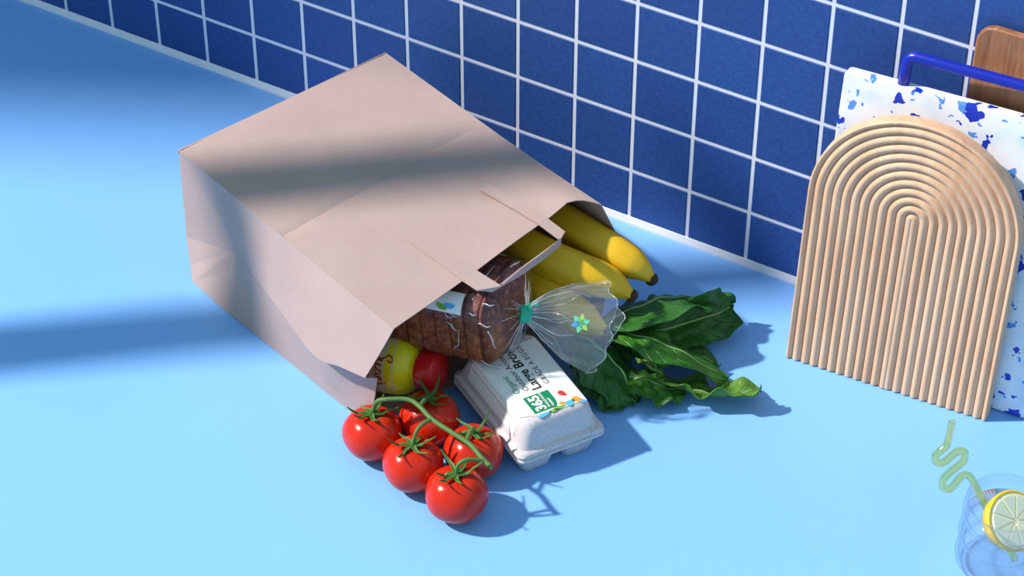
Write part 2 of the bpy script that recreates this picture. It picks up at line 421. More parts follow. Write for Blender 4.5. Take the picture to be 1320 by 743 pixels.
for i in range(X0, X1):
    for j in range(ROWS):
        o = bpy.data.objects.new('tile', t_full if j else t_low); col.objects.link(o); o.parent = wall
        o.location = Vector((i, 0, j if j else 0.10)) * U - wl
# caulk strip
pr = [(0.03, 0.0), (-0.05, 0.0), (-0.05, 0.03), (-0.022, 0.115), (-0.012, 0.13), (0.03, 0.13)]
v, f = prism(pr, lambda y, z, h: (h, y, z), X0, X1)
tag(mk('trim_1', v, f, M['caulk'], smooth=False), 'white caulk strip along the foot of the tiled wall', 'trim', kind='structure')
v, f = box(idf, (X0, -22, -0.5), (X1, 0.0, 0.0))
tag(mk('countertop', v, f, M['counter'], smooth=False), 'light blue smooth countertop below the tiled wall', 'countertop')

# unseen bar added up the sun's path to cast the soft band of shade
def shadow_bar(name, g0, g1, t, wd, e0, e1, parent):
    a, b = Vector(g0), Vector(g1); d = (b - a)
    a2, b2 = a + d * e0, a + d * e1
    # bar plane: upright, square to the sun's heading, t tiles up the ray
    hd = Vector((SD.x, SD.y, 0)).normalized(); p0 = Vector((6, -4, 0)) - SD * t
    def up(p): 
        k = ((p - p0).dot(hd)) / (SD.dot(hd)); return p - SD * k
    a3, b3 = up(a2), up(b2)
    ax, s, n = frame_axes(b3 - a3, hd)
    L = (b3 - a3).length
    v, f = box(lambda x, y, z: a3 + ax * x + s * y + n * z, (0, -wd / 2, -0.3), (L, wd / 2, 0.3))
    return mk(name, v, f, M['caster_white'], parent, smooth=False)
hdv = Vector((SD.x, SD.y, 0)).normalized()
WT = 24
wc = Vector((6, -4, 0)) - SD * WT
caster = tag(empty('shade_caster_1', (wc.x, wc.y, 0)), 'unseen white bar added to cast the soft band of shade', 'shade bar', kind='structure')
pe = Vector((4.3, -0.3, 0)) - SD * 100                      # unseen pier, added so its upright edge shades the far left corner
pn = Vector((-math.sin(SUN_AZ), math.cos(SUN_AZ), 0))
v, f = box(lambda x, y, z: Vector((pe.x, pe.y, 0)) + pn * x + hdv * y + Vector((0, 0, z)), (0, -1, 0), (14, 1, 140))
tag(mk('shade_pier', v, f, M['caster_white'], smooth=False), 'plain pale pier added out of view to shade the far left corner', 'wall', kind='structure')
shadow_bar('shade_bar', (2.67, -7.30, 0), (10.02, -1.12, 0), WT, 1.1, -0.75, 1.25, caster)

# ================================================================ PAPER BAG
A0 = Vector((3.905, -4.374, 0)); BU = Vector((0.94293, -0.33298, 0)); BW = Vector((0.33298, 0.94293, 0))
def bag(u, w, z): return A0 + BU * u + BW * w + Vector((0, 0, z))
bag_root = tag(empty('paper_bag', bag(2.5, 1.9, 0)), 'brown kraft paper grocery bag lying on its side, groceries spilling from its mouth', 'bag')
BH = 2.2
def mouth_u(w): return lerpt([(0, 5.13), (3.43, 4.63), (3.6, 4.69), (3.72, 4.79), (3.81, 4.92)], w)
WS = [0, 0.12, 0.4, 0.8, 1.2, 1.6, 2.0, 2.4, 2.8, 3.1, 3.3, 3.43, 3.55, 3.65, 3.74, 3.81]
US = [0.0, 0.012, 0.05, 0.15, 0.27, 0.38, 0.46, 0.49, 0.50, 0.51, 0.54, 0.62, 0.74, 0.85, 0.93, 1.0]
def top_pt(i, j):
    w = WS[j]; s = US[i]; mu = mouth_u(w)
    u0 = -0.03 - 0.05 * w / 3.81
    if i == 0: return bag(u0, w, BH - 0.09)
    if i == 1: return bag(u0 + 0.015, w, BH - 0.02)
    u = u0 + 0.05 + (mu - u0 - 0.05) * s
    k = math.sin(math.pi * min(w / 3.81, 1)) ; z = BH
    z += 0.02 * k * math.sin(2.1 * u + 0.6) * math.sin(1.3 * w + 1) - 0.028 * math.exp(-(abs(s - 0.5) / 0.014)) + 0.02 * k
    if s > 0.8 and w > 3.2: z += 0.05 * (s - 0.8) / 0.2 * math.sin(math.pi * (w - 3.2) / 0.61)
    z += 0.075 * max(0.0, (s - 0.5) / 0.5) ** 1.5 * max(0.0, (w - 1.5) / 2.3)
    return bag(u, w, z)
nv = len(WS)
v = [top_pt(i, j) for i in range(len(US)) for j in range(nv)]
f = [(i * nv + j, (i + 1) * nv + j, (i + 1) * nv + j + 1, i * nv + j + 1) for i in range(len(US) - 1) for j in range(nv - 1)]
solidify(mk('top_panel', v, f, M['paper'], bag_root, autosmooth=25), 0.012)
# near gusset: control columns (u,w,z) from top edge to ground edge
cols = [
    [(0.02, 0, 2.2), (0, 0, 1.7), (-0.01, 0, 1.2), (-0.01, 0, 1.0), (0.0, -0.02, 0.6), (0.17, -0.1, 0.2), (0.31, -0.17, 0.012)],
    [(1.1, 0, 2.2), (1.08, 0.03, 1.6), (1.08, 0.10, 0.98), (1.08, 0.10, 0.92), (1.08, 0.03, 0.6), (1.06, -0.10, 0.22), (1.05, -0.18, 0.012)],
    [(2.35, 0, 2.2), (2.42, -0.09, 1.65), (2.45, -0.17, 1.08), (2.45, -0.13, 1.02), (2.42, -0.12, 0.6), (2.35, -0.11, 0.2), (2.3, -0.12, 0.012)],
    [(3.6, 0, 2.2), (3.65, -0.18, 1.6), (3.68, -0.35, 0.97), (3.66, -0.20, 0.90), (3.6, -0.14, 0.5), (3.5, -0.09, 0.18), (3.5, -0.08, 0.012)],
    [(4.4, 0, 2.2), (4.35, -0.18, 1.7), (4.3, -0.33, 1.15), (4.25, -0.08, 0.98), (4.2, -0.05, 0.55), (4.1, -0.05, 0.2), (4.1, -0.05, 0.012)],
    [(5.13, 0, 2.2), (5.0, -0.16, 1.75), (4.84, -0.30, 1.30), (4.70, 0.0, 1.02), (4.6, 0.02, 0.6), (4.5, 0.0, 0.2), (4.5, -0.03, 0.012)],
]
v = []; f = []
def addv(p): v.append(bag(*p)); return len(v) - 1
# folded base corner: fan onto the gusset point
Kp = cols[1][3]; ids = [addv(p) for p in cols[0]]; ki = addv(Kp)
for a, b in zip(ids, ids[1:]): f.append((a, b, ki))
t1 = [addv(p) for p in cols[1][:3]]; b1 = [addv(p) for p in cols[1][4:]]
f += [(ids[0], ki, t1[2]), (ids[0], t1[2], t1[1]), (ids[0], t1[1], t1[0]), (ids[6], b1[2], b1[1]), (ids[6], b1[1], b1[0]), (ids[6], b1[0], ki)]
SUBU, SUBT = 5, 3
def gcol(x):
    i = min(int(x), len(cols) - 2); t = x - i
    P = [[Vector(c) for c in cols[max(0, min(len(cols) - 1, k))]] for k in (i - 1, i, i + 1, i + 2)]
    if i - 1 < 1: P[0] = [2 * a - b for a, b in zip(P[1], P[2])]
    if i + 2 > len(cols) - 1: P[3] = [2 * b - a for a, b in zip(P[1], P[2])]
    return [0.5 * (2 * b + (c - a) * t + (2 * a - 5 * b + 4 * c - d) * t * t + (3 * b - a - 3 * c + d) * t ** 3) for a, b, c, d in zip(*P)]
first = [t1[0], t1[1], t1[2], ki, b1[0], b1[1], b1[2]]
prev = first
for k in range(1, 4 * SUBU + 1):
    c = gcol(1 + k / SUBU)
    cur = [addv(p) for p in c]
    for j in range(6): f.append((prev[j], cur[j], cur[j + 1], prev[j + 1]))
    prev = cur
solidify(mk('side_gusset', v, f, M['paper'], bag_root, autosmooth=6), 0.012, crisp=14)
# far gusset, base and underside
fc = [[(-0.08, 3.81, 2.2), (-0.08, 3.8, 1.1), (0.2, 3.85, 0.012)], [(1.2, 3.81, 2.2), (1.2, 3.85, 1.2), (1.2, 3.9, 0.012)],
      [(3.4, 3.81, 2.2), (3.4, 4.08, 1.4), (3.4, 4.0, 0.012)], [(4.92, 3.81, 2.275), (4.92, 4.12, 1.6), (4.8, 4.0, 0.012)]]
v = [bag(*p) for c in fc for p in c]; f = [(i * 3 + j, i * 3 + j + 1, i * 3 + j + 4, i * 3 + j + 3) for i in range(3) for j in range(2)]
solidify(mk('side_gusset', v, f, M['paper'], bag_root, autosmooth=18), 0.012)
lc = cols[0]
bR = [(-0.08, 3.81, 2.2), (-0.09, 3.81, 1.7), (-0.09, 3.81, 1.2), (-0.08, 3.8, 1.0), (0.0, 3.82, 0.6), (0.1, 3.84, 0.2), (0.2, 3.85, 0.012)]
v = [bag(*(Vector(a) * (1 - t) + Vector(b) * t + Vector((-0.03, 0, -0.03)) * math.sin(math.pi * t))) for a, b in zip(lc, bR) for t in (0, .25, .5, .75, 1)]
f = [(i * 5 + j, i * 5 + j + 1, i * 5 + j + 6, i * 5 + j + 5) for i in range(6) for j in range(4)]
solidify(mk('base_panel', v, f, M['paper'], bag_root, autosmooth=25), 0.012)
v = [bag(*p) for p in ((0.31, -0.17, 0.012), (1.1, -0.17, 0.012), (3.5, -0.08, 0.012), (4.5, -0.03, 0.012), (4.8, 3.95, 0.012), (0.2, 3.85, 0.012))]
solidify(mk('underside_panel', v, [(0, 1, 2, 3, 4, 5)], M['paper'], bag_root), 0.012)
# flat paper handle
def ribbon(pairs, sub=1):
    v = []; f = []
    for a, b in pairs: v += [bag(*a), bag(*b)]
    for i in range(len(pairs) - 1): f.append((2 * i, 2 * i + 1, 2 * i + 3, 2 * i + 2))
    return v, f
HZ = BH + 0.045
hp = [((3.85, 1.24, HZ), (3.80, 1.455, HZ)), ((4.5, 1.275, HZ), (4.5, 1.53, HZ)), ((5.0, 1.295, HZ - .01), (5.05, 1.59, HZ - .01)), ((5.26, 1.31, HZ), (5.39, 1.63, HZ)),
      ((5.33, 1.50, HZ - .075), (5.40, 1.66, HZ + .05)), ((5.30, 2.0, HZ - .085), (5.33, 2.0, HZ + .07)), ((5.23, 2.5, HZ - .085), (5.24, 2.5, HZ + .06)), ((5.16, 2.86, HZ - .07), (5.15, 2.88, HZ + .03)),
      ((5.13, 2.84, HZ + .03), (5.07, 3.02, HZ + .03)), ((4.7, 2.82, HZ + .06), (4.7, 3.0, HZ + .06)), ((4.2, 2.78, HZ + .045), (4.2, 2.965, HZ + .045)), ((3.54, 2.72, HZ + .01), (3.56, 2.91, HZ + .01))]
v, f = ribbon(hp)
solidify(mk('handle', v, f, M['paper'], bag_root, smooth=False), 0.018)['label'] = 'flat folded paper handle'

# ================================================================ BREAD AND ITS BAG
LO = Vector((9.50, -4.27, 1.48))                     # middle of the loaf's near end
LD, LS, LN = frame_axes((0.985, 0.13, 0.09))         # along, sideways (towards the viewer), up
LS = -LS if LS.y > 0 else LS
def loaf_prof(a, k=1.0):
    """a: 0..2pi, cross-section of the loaf: straight sides, domed top"""
    c, s = math.cos(a), math.sin(a)
    x = 0.66 * math.copysign(abs(c) ** 0.5, c); y = 0.59 * math.copysign(abs(s) ** (0.62 if s > 0 else 0.42), s)
    if s > 0: x *= 1.0 + 0.04 * math.sin(2 * a if c > 0 else 2 * (math.pi - a))
    return x * k, y * k
def loaf_pt(t, a, k=1.0, lift=0.0):
    x, y = loaf_prof(a, k); return LO + LD * t + LS * x + LN * (y + lift)
loaf = tag(empty('bread_loaf', LO + LD * -1.0 - LN * 0.55), 'sliced dark brown loaf with domed crust leaning out of the paper bag', 'bread')
NS, TH = 10, 0.225
rng = random.Random(4)
for k in range(NS):
    t0 = -k * TH; t1 = t0 - TH * 0.97; m = 44
    e = 0.0 if k else 0.10
    g = 0.99 + 0.015 * rng.random(); lf = (rng.random() - .5) * 0.012
    rings = [(t0 + 0.0, 0.62 * g if k == 0 else 0.96 * g), (t0 - 0.02 - e * .3, (0.86 if k == 0 else 0.992) * g), (t0 - 0.07 - e, 1.0 * g), (t1 + 0.05, 1.0 * g), (t1 + 0.012, 0.993 * g), (t1, 0.965 * g)]
    v = [loaf_pt(t, 2 * math.pi * i / m, s, lf) for t, s in rings for i in range(m)]
    f = [(r * m + i, r * m + (i + 1) % m, (r + 1) * m + (i + 1) % m, (r + 1) * m + i) for r in range(len(rings) - 1) for i in range(m)]
    f += [tuple(range(m)), tuple((len(rings) - 1) * m + i for i in range(m))]
    mk('slice', v, f, M['crust'], loaf)

bb = tag(empty('bread_bag', LO + LN * -0.6), 'clear plastic bread bag gathered with a green tie over the loaf', 'plastic bag')
TIE = Vector((9.75, -4.38, 1.66)); TEND = Vector((10.80, -3.60, 1.42))
TD = (TEND - TIE).normalized()
TW = Vector((-0.30, 0.62, 0.72)); TW = (TW - TD * TW.dot(TD)).normalized(); TN = TD.cross(TW).normalized()
NR = 96
def film_ring(s):
    """s<0 along the loaf, 0..1 loaf end to tie"""
    out = []
    for i in range(NR):
        a = 2 * math.pi * i / NR
        if s <= 0:
            w = 0.012 * math.sin(7 * a + 3 * s) + 0.010 * math.sin(15 * a - 5 * s)
            out.append(loaf_pt(s, a, 1.045 + w))
        else:
            h = s ** 0.8
            p = loaf_pt(0.02 + 0.10 * s, a, 1.045 * (1 - 0.2 * s) + 0.05 * s * math.sin(19 * a) + 0.03 * s * math.sin(31 * a + 1))
            q = TIE + (TW * math.sin(a) * 0.085 - TN * math.cos(a) * 0.06) * 1.0
            hh = h ** 1.3
            out.append(p * (1 - hh) + q * hh)
    return out
st = [-2.26, -1.9, -1.5, -1.2, -0.9, -0.7, -0.5, -0.35, -0.22, -0.12, -0.04, 0.12, 0.28, 0.44, 0.6, 0.74, 0.86, 0.94, 1.0]
v = [p for s in st for p in film_ring(s)]
f = [(r * NR + i, r * NR + (i + 1) % NR, (r + 1) * NR + (i + 1) % NR, (r + 1) * NR + i) for r in range(len(st) - 1) for i in range(NR)]
wrap = mk('film', v, f, M['film'], bb)
# flared tail: two crinkled sheets fanning out from the tie
def tail_pt(t, a):
    """t 0..1 from tie to rim, a around"""
    wdt = lerpt([(0, 0.085), (0.08, 0.16), (0.3, 0.34), (0.6, 0.50), (1.0, 0.56)], t)
    thk = lerpt([(0, 0.06), (0.1, 0.09), (0.4, 0.16), (1.0, 0.13)], t)
    c, s = math.cos(a), math.sin(a)
    ln = 1.30 * (1 - 0.16 * s * s * (1 if s > 0 else 1.7)) + 0.05 * math.sin(5 * a + 1) + 0.02 * math.sin(13 * a)
    pl = 0.055 * t * math.sin(9 * a + 2 * t) + 0.03 * t * math.sin(17 * a + 5 * t) + 0.012 * math.sin(23 * a) * min(1, t * 8)
    return TIE + TD * (ln * t) + TW * (wdt * s * (1 + 0.05 * math.sin(4 * t + a))) + TN * (thk * c + pl) + Vector((0, 0, -0.22 * t * t * (s < 0) * s * s))
NT = 26
v = [tail_pt(i / (NT - 1), 2 * math.pi * k / NR) for i in range(NT) for k in range(NR)]
f = [(r * NR + i, r * NR + (i + 1) % NR, (r + 1) * NR + (i + 1) % NR, (r + 1) * NR + i) for r in range(NT - 1) for i in range(NR)]
mk('gathered_tail', v, f, M['film_tail'], bb)
# tail rim and creases: whitish tubes stand in for the light they catch
rim = [tail_pt(1.0, 2 * math.pi * k / NR) for k in range(NR + 1)]
vs, fs, uv = sweep(rim, [0.0055] * len(rim), 5); mk('film_edge_glint', vs, fs, M['film_edge_glint'], bb)
crg = random.Random(9)
for k in range(16):
    a0 = 2 * math.pi * k / 16 + crg.random() * 0.3; t1 = 0.35 + 0.6 * crg.random(); da = (crg.random() - .5) * 0.7
    wv = crg.random() * 6; P = [tail_pt(0.02 + (t1 - 0.02) * i / 15, a0 + da * (i / 15) ** 2 + 0.10 * (i / 15) * math.sin(wv + i * 0.5)) for i in range(16)]
    vs, fs, uv = sweep(P, [0.010 * (1 - 0.75 * i / 15) for i in range(16)], 5); mk('crease_glint', vs, fs, M['film_edge_glint'], bb)
for k in range(28):  # gathers by the tie: whitish tubes as painted highlights
    a0 = 2 * math.pi * k / 28 + crg.random() * 0.3; i0 = int(a0 / (2 * math.pi) * NR) % NR
    rr = [film_ring(x)[i0] for x in (0.15 + 0.5 * crg.random(), 0.8, 0.9, 1.0)]
    P = catmull(rr, 10); vs, fs, uv = sweep(P, [0.004 + 0.005 * i / 9 for i in range(10)], 5); mk('crease_glint', vs, fs, M['film_edge_glint'], bb)
for k in range(22):  # short whitish streaks in place of sparkle on the film over the loaf
    a0 = math.radians(20 + 140 * crg.random()) if k % 2 else math.radians(-40 + 80 * crg.random()); s0 = -0.75 + 0.7 * crg.random(); ln = 0.06 + 0.16 * crg.random(); sl = (crg.random() - .5) * 0.5
    P = [loaf_pt(s0 + ln * i / 7, a0 + sl * i / 7 + 0.03 * math.sin(i), 1.055) for i in range(8)]
    vs, fs, uv = sweep(P, [0.011 * math.sin(math.pi * (i + .6) / 8.2) for i in range(8)], 5); mk('crease_glint', vs, fs, M['film_edge_glint'], bb)
# hanging flap of film between carton and greens
def flap_pt(s, t):
    p = Vector((10.02, -4.02, 1.42)).lerp(Vector((10.62, -3.72, 1.0)), s)
    q = Vector((10.42, -4.28, 0.62)).lerp(Vector((10.72, -4.02, 0.40)), s)
    return p.lerp(q, t) + TN * (0.05 * math.sin(9 * s + 2 * t)) 
v, f, uv = grid(18, 12, flap_pt)
mk('film_flap', v, f, M['film'], bb)
# tie
vs, fs = lathe(TIE - TD * 0.075, TD, [(0, 0.085), (0.0, 0.115), (0.03, 0.125), (0.12, 0.125), (0.15, 0.115), (0.15, 0.085)], 24, close=True)
tie = mk('twist_tie', vs, fs, M['tie'], bb, autosmooth=40)
tie['label'] = 'green plastic twist tie'
P = catmull([TIE + TW * 0.10 + TD * 0.0, TIE + TW * 0.14 + TD * 0.08, TIE + TW * 0.13 + TD * 0.19], 8)
vs, fs, uv = sweep(P, [0.03] * 8, 6); mk('tie_end', vs, fs, M['tie'], tie)
# printed label on the film over the loaf
def on_film(s, a, k=1.10): return loaf_pt(s, a, k)
A_L0, A_L1, S_L0, S_L1 = math.radians(26), math.radians(64), -1.3, -0.45
v, f, uv = grid(8, 10, lambda a, b: on_film(S_L0 + (S_L1 - S_L0) * a, A_L0 + (A_L1 - A_L0) * b, 1.075))
lab = mk('printed_label', v, f, M['white'], bb); solidify(lab, 0.004)
def petal(fn, cx, cy, ang, L, W, name, mat, parent, off=0):
    out = []
    for k in range(16):
        t = 2 * math.pi * k / 16; x = math.cos(t) * L / 2; y = math.sin(t) * W / 2 * (1 - 0.45 * math.cos(t))
        out.append(fn(cx + x * math.cos(ang) - y * math.sin(ang), cy + x * math.sin(ang) + y * math.cos(ang)))
    return mk(name, out, [tuple(range(16))], mat, parent, smooth=False)
fl = lambda x, y: on_film(-0.72 + x, math.radians(43) + y, 1.088)
petal(fl, 0.10, -0.07, 0.6, 0.17, 0.16, 'printed_dot', M['ink_blue'], lab)
petal(fl, -0.03, -0.13, 2.2, 0.22, 0.13, 'printed_leaf', M['ink_leaf'], lab)
# printed flower on the tail
tn = TN if TN.z > 0 else -TN
side = 0 if TN.z > 0 else math.pi
def on_tail(x, y): return TIE + TD * (0.72 + x) + TW * (-0.08 + y) + tn * 0.26
for k in range(6):
    an = k * 1.05 + 0.3
    petal(on_tail, 0.07 * math.cos(an), 0.07 * math.sin(an), an, 0.13, 0.075, 'printed_petal', [M['print_mint'], M['print_lime'], M['print_mint'], M['ink_blue']][k % 4], bb)

# ================================================================ EGG CARTON
CO = Vector((10.82, -5.19, 0)); CL = Vector((0.8616, -0.5075, 0)); CP = Vector((0.5075, 0.8616, 0))
def ct(l, p, z): return CO + CL * l + CP * p + Vector((0, 0, z))
CLEN = 1.95
carton = tag(empty('egg_carton', ct(-CLEN / 2, 0, 0)), 'pale grey moulded pulp egg carton with a white printed label', 'egg carton')
def rrect(l0, l1, p, r, n=5):
    pts = []
    for cx, cy, a0 in ((l1 - r, p - r, 0), (l0 + r, p - r, 90), (l0 + r, -p + r, 180), (l1 - r, -p + r, 270)):
        for k in range(n + 1):
            a = math.radians(a0 + 90 * k / n); pts.append((cx + r * math.cos(a), cy + r * math.sin(a)))
    return pts
def loft(rings, fn, cap0=True, cap1=True):
    n = len(rings[0][0]); v = [fn(x, y, z) for pts, z in rings for x, y in pts]
    f = [(r * n + i, r * n + (i + 1) % n, (r + 1) * n + (i + 1) % n, (r + 1) * n + i) for r in range(len(rings) - 1) for i in range(n)]
    if cap0: f.append(tuple(range(n))[::-1])
    if cap1: f.append(tuple((len(rings) - 1) * n + i for i in range(n)))
    return v, f
v, f = loft([(rrect(-CLEN, 0.03, 0.665, 0.10), 0.385), (rrect(-CLEN, 0.04, 0.675, 0.10), 0.42), (rrect(-CLEN, 0.02, 0.655, 0.10), 0.455),
             (rrect(-CLEN + .04, -0.03, 0.61, 0.13), 0.475), (rrect(-CLEN + .08, -0.055, 0.575, 0.15), 0.60), (rrect(-CLEN + .12, -0.085, 0.535, 0.16), 0.76),
             (rrect(-CLEN + .15, -0.115, 0.505, 0.16), 0.835), (rrect(-CLEN + .19, -0.16, 0.465, 0.15), 0.868), (rrect(-CLEN + .28, -0.25, 0.38, 0.10), 0.875)], ct)
lid = mk('lid', v, f, M['pulp'], carton, autosmooth=50)
v, f = loft([(rrect(-CLEN, 0.03, 0.665, 0.10), 0.375), (rrect(-CLEN, 0.05, 0.685, 0.10), 0.355), (rrect(-CLEN, 0.05, 0.685, 0.10), 0.335), (rrect(-CLEN + .03, 0.0, 0.63, 0.10), 0.31)], ct)
mk('tray_rim', v, f, M['pulp'], carton, autosmooth=50)
for i in range(3):
    for s in (-1, 1):
        lc0, pc0 = -0.315 - i * 0.645, s * 0.325
        v, f = loft([([(lc0 + x * k, pc0 + y * k) for x, y in rrect(-0.30, 0.30, 0.30, 0.14, 3)], z) for k, z in ((1.0, 0.33), (0.93, 0.26), (0.82, 0.12), (0.72, 0.02), (0.64, 0.0))], ct)
        mk('cup', v, f, M['pulp'], carton, autosmooth=50)
# closing tab
v, f = box(lambda x, y, z: ct(x, y, z), (-0.02, 0.44, 0.39), (0.055, 0.62, 0.47)); bevel(mk('latch', v, f, M['pulp'], carton, smooth=False), 0.015)
# label: top and one side
LT = 0.880
def lab_fn(x, y):
    """x = l, y = p ; wraps over the viewer-side edge"""
    if y >= -0.45: return ct(x, y, LT if y < 0.43 else LT - (y - 0.43) * 0.35)
    t = -0.45 - y
    return ct(x, -0.45 - t * 0.29 - min(t, .08) * .5, LT - 0.004 - max(0, t - 0.03) * 0.95)
ys = [0.485, 0.43, 0.2, 0, -0.2, -0.45, -0.48, -0.51, -0.56, -0.66, -0.8]
xs = [-0.175, -0.35, -0.7, -1.1, -1.4, -1.62]
v = [lab_fn(x - (0.12 * max(0.0, min(1.0, (-y - 0.25) / 0.25)) if i == 0 else 0), y) for y in ys for i, x in enumerate(xs)]
f = [(j * 6 + i, j * 6 + i + 1, (j + 1) * 6 + i + 1, (j + 1) * 6 + i) for j in range(len(ys) - 1) for i in range(5)]
label = mk('label', v, f, M['label_white'], carton, autosmooth=30); label['label'] = 'white printed carton label'
def carton_text(body, size, l, p, mat, z=LT + 0.004, **kw):
    vs, fs = text_mesh(body, size, **kw)
    return mk('lettering', [ct(l - x, p - y, z) for x, y, _ in vs], fs, mat, label, smooth=False)
carton_text('Organic', 0.125, -0.70, -0.255, M['ink_green'], shear=0.15)
carton_text('Outdoor Access', 0.125, -0.70, -0.115, M['ink_black'])
carton_text('Large Brown', 0.20, -0.66, 0.055, M['ink_black'], bold=0.004)
carton_text('GRADE A EGGS', 0.115, -0.70, 0.205, M['ink_black'], spacing=1.1)
pb = [(-0.59, -0.285), (-0.24, -0.285), (-0.24, 0.03)] + [(-0.24 - 0.16 * (1 - math.cos(a)) , 0.03 + 0.07 * math.sin(a)) for a in (0.3, 0.6, 0.9, 1.2, 1.5)] + [(-0.59, 0.10)]
v, f = prism(pb, lambda x, y, h: ct(x, y, h), LT + 0.001, LT + 0.005)
logo = mk('printed_panel', v, f, M['ink_green'], label, smooth=False)
def logo_text(body, size, l, p, **kw):
    vs, fs = text_mesh(body, size, **kw)
    return mk('lettering', [ct(l - x, p - y, LT + 0.009) for x, y, _ in vs], fs, M['white'], label, smooth=False)
logo_text('365', 0.21, -0.255, -0.09, bold=0.007)
logo_text('WHOLE FOODS', 0.046, -0.27, -0.025, bold=0.001)
logo_text('MARKET', 0.046, -0.27, 0.035, bold=0.001)
cf = lambda x, y: ct(x, y, (LT if y < 0.43 else LT - (y - 0.43) * 0.35) + 0.006)
for (x, y, a, L, W, mt) in ((-0.43, 0.24, 0.5, 0.14, 0.085, 'ink_red'), (-0.22, 0.25, 1.9, 0.15, 0.10, 'ink_blue'), (-0.235, 0.36, 0.9, 0.15, 0.10, 'ink_orange'),
                            (-0.165, 0.425, 1.3, 0.10, 0.07, 'ink_blue'), (-0.205, 0.08, 1.6, 0.20, 0.06, 'ink_leaf'), (-0.175, -0.17, 1.7, 0.22, 0.06, 'ink_blue'),
                            (-0.26, 0.15, 1.2, 0.10, 0.05, 'ink_orange'), (-0.185, -0.02, 1.5, 0.16, 0.045, 'ink_leaf')):
    petal(cf, x, y, a, L, W, 'printed_petal', M[mt], label)

# ================================================================ MUSTARD BOTTLE
BD = Vector((math.cos(math.radians(3)), math.sin(math.radians(3)), 0.176)).normalized()
BE = Vector((8.80, -5.07, 0.68))                    # end of the cap
bottle = tag(empty('mustard_bottle', BE - BD * 0.9 - Vector((0, 0, 0.45))), 'yellow squeeze bottle with red cap and cream label in the bag mouth', 'bottle')
def bprof(pr): return [(-t, r) for t, r in pr]
vs, fs = lathe(BE, BD, bprof([(0.30, 0.02), (0.30, 0.225), (0.345, 0.235), (0.36, 0.275), (0.42, 0.345), (0.50, 0.405), (0.60, 0.435), (0.9, 0.445), (1.2, 0.445), (1.36, 0.44), (1.42, 0.42), (1.46, 0.37), (1.46, 0.02)]), 56)
mk('body', vs, fs, M['mustard'], bottle, autosmooth=50)
vs, fs = lathe(BE, BD, bprof([(0.0, 0.01), (0.0, 0.235), (0.02, 0.26), (0.05, 0.272), (0.26, 0.28), (0.285, 0.277), (0.30, 0.26), (0.30, 0.02)]), 56)
cp = mk('cap', vs, fs, M['cap_red'], bottle, autosmooth=50)
_, bs, bn = frame_axes(BD)
bs = bs if bs.y < 0 else -bs                         # sideways towards the viewer
def on_bottle(t, a, off=0.004):
    """t: distance from cap end; a: angle, 0 = up, positive towards the viewer"""
    r = lerpt([(0.36, 0.275), (0.42, 0.345), (0.50, 0.405), (0.60, 0.435), (0.9, 0.445), (1.7, 0.445)], t) + off
    return BE - BD * t + (bn * math.cos(a) + bs * math.sin(a)) * r
def lab_pt(i, j):
    a = math.radians(-8) + math.radians(150) * j
    edge = 0.53 + 0.10 * abs(2 * j - 1) ** 3
    return on_bottle(edge + (1.36 - edge) * i, a)
v, f, uv = grid(6, 28, lab_pt)
bl = mk('label', v, f, M['cream'], bottle); bl['label'] = 'cream paper label with red script'
# hand-lettered script, strokes as ribbons wound round the bottle
def stroke(pts, wd, name, mat, par, x0, sc, t0):
    P = catmull([(x, y, 0) for x, y in pts], max(8, len(pts) * 5)); v = []; f = []
    for i, p in enumerate(P):
        d = (P[min(i + 1, len(P) - 1)] - P[max(i - 1, 0)]).normalized(); n = Vector((-d.y, d.x, 0))
        h = wd * (0.45 + 0.75 * abs(d.y)) / 2
        for q in (p + n * h, p - n * h):
            v.append(on_bottle(t0 - q.y * sc, x0 + q.x * sc / 0.455, 0.009))
    f = [(2 * i, 2 * i + 1, 2 * i + 3, 2 * i + 2) for i in range(len(P) - 1)]
    return mk(name, v, f, mat, par, smooth=False)
script = [
    [(0.95, 1.25), (1.12, 1.48), (0.95, 1.68), (0.62, 1.58), (0.48, 1.25), (0.72, 0.92), (0.92, 0.58), (0.74, 0.15), (0.32, -0.05), (0.02, 0.16), (0.08, 0.42), (0.3, 0.36)],
    [(1.12, 0.72), (1.08, 0.25), (1.22, 0.02), (1.44, 0.2), (1.55, 0.72), (1.5, 0.2), (1.62, 0.02), (1.78, 0.16)],
    [(1.86, 0.66), (2.22, 0.68), (2.02, 0.36), (1.86, 0.06), (2.1, 0.02), (2.3, 0.12)],
    [(2.48, 0.68), (2.42, 0.2), (2.52, 0.02), (2.68, 0.16)], [(2.53, 0.98), (2.57, 1.06)],
    [(2.76, 0.34), (3.02, 0.48), (3.0, 0.70), (2.8, 0.62), (2.74, 0.28), (2.92, 0.02), (3.14, 0.14)],
    [(3.32, 1.15), (3.26, 0.92)],
    [(3.62, 0.62), (3.46, 0.70), (3.40, 0.5), (3.60, 0.30), (3.52, 0.04), (3.30, 0.10)],
    [(0.5, -0.28), (1.6, -0.22), (2.8, -0.24), (3.6, -0.2)],
]
for s in script: stroke(s, 0.15 if len(s) > 4 else 0.12, 'script_stroke', M['script'], bl, math.radians(28), 0.150, 0.80)
vs, fs = text_mesh('YELLOW', 0.15, spacing=1.05, bold=0.003)
mk('lettering', [on_bottle(1.01 - y, math.radians(36) + x / 0.455, 0.009) for x, y, _ in vs], fs, M['gold'], bl, smooth=False)

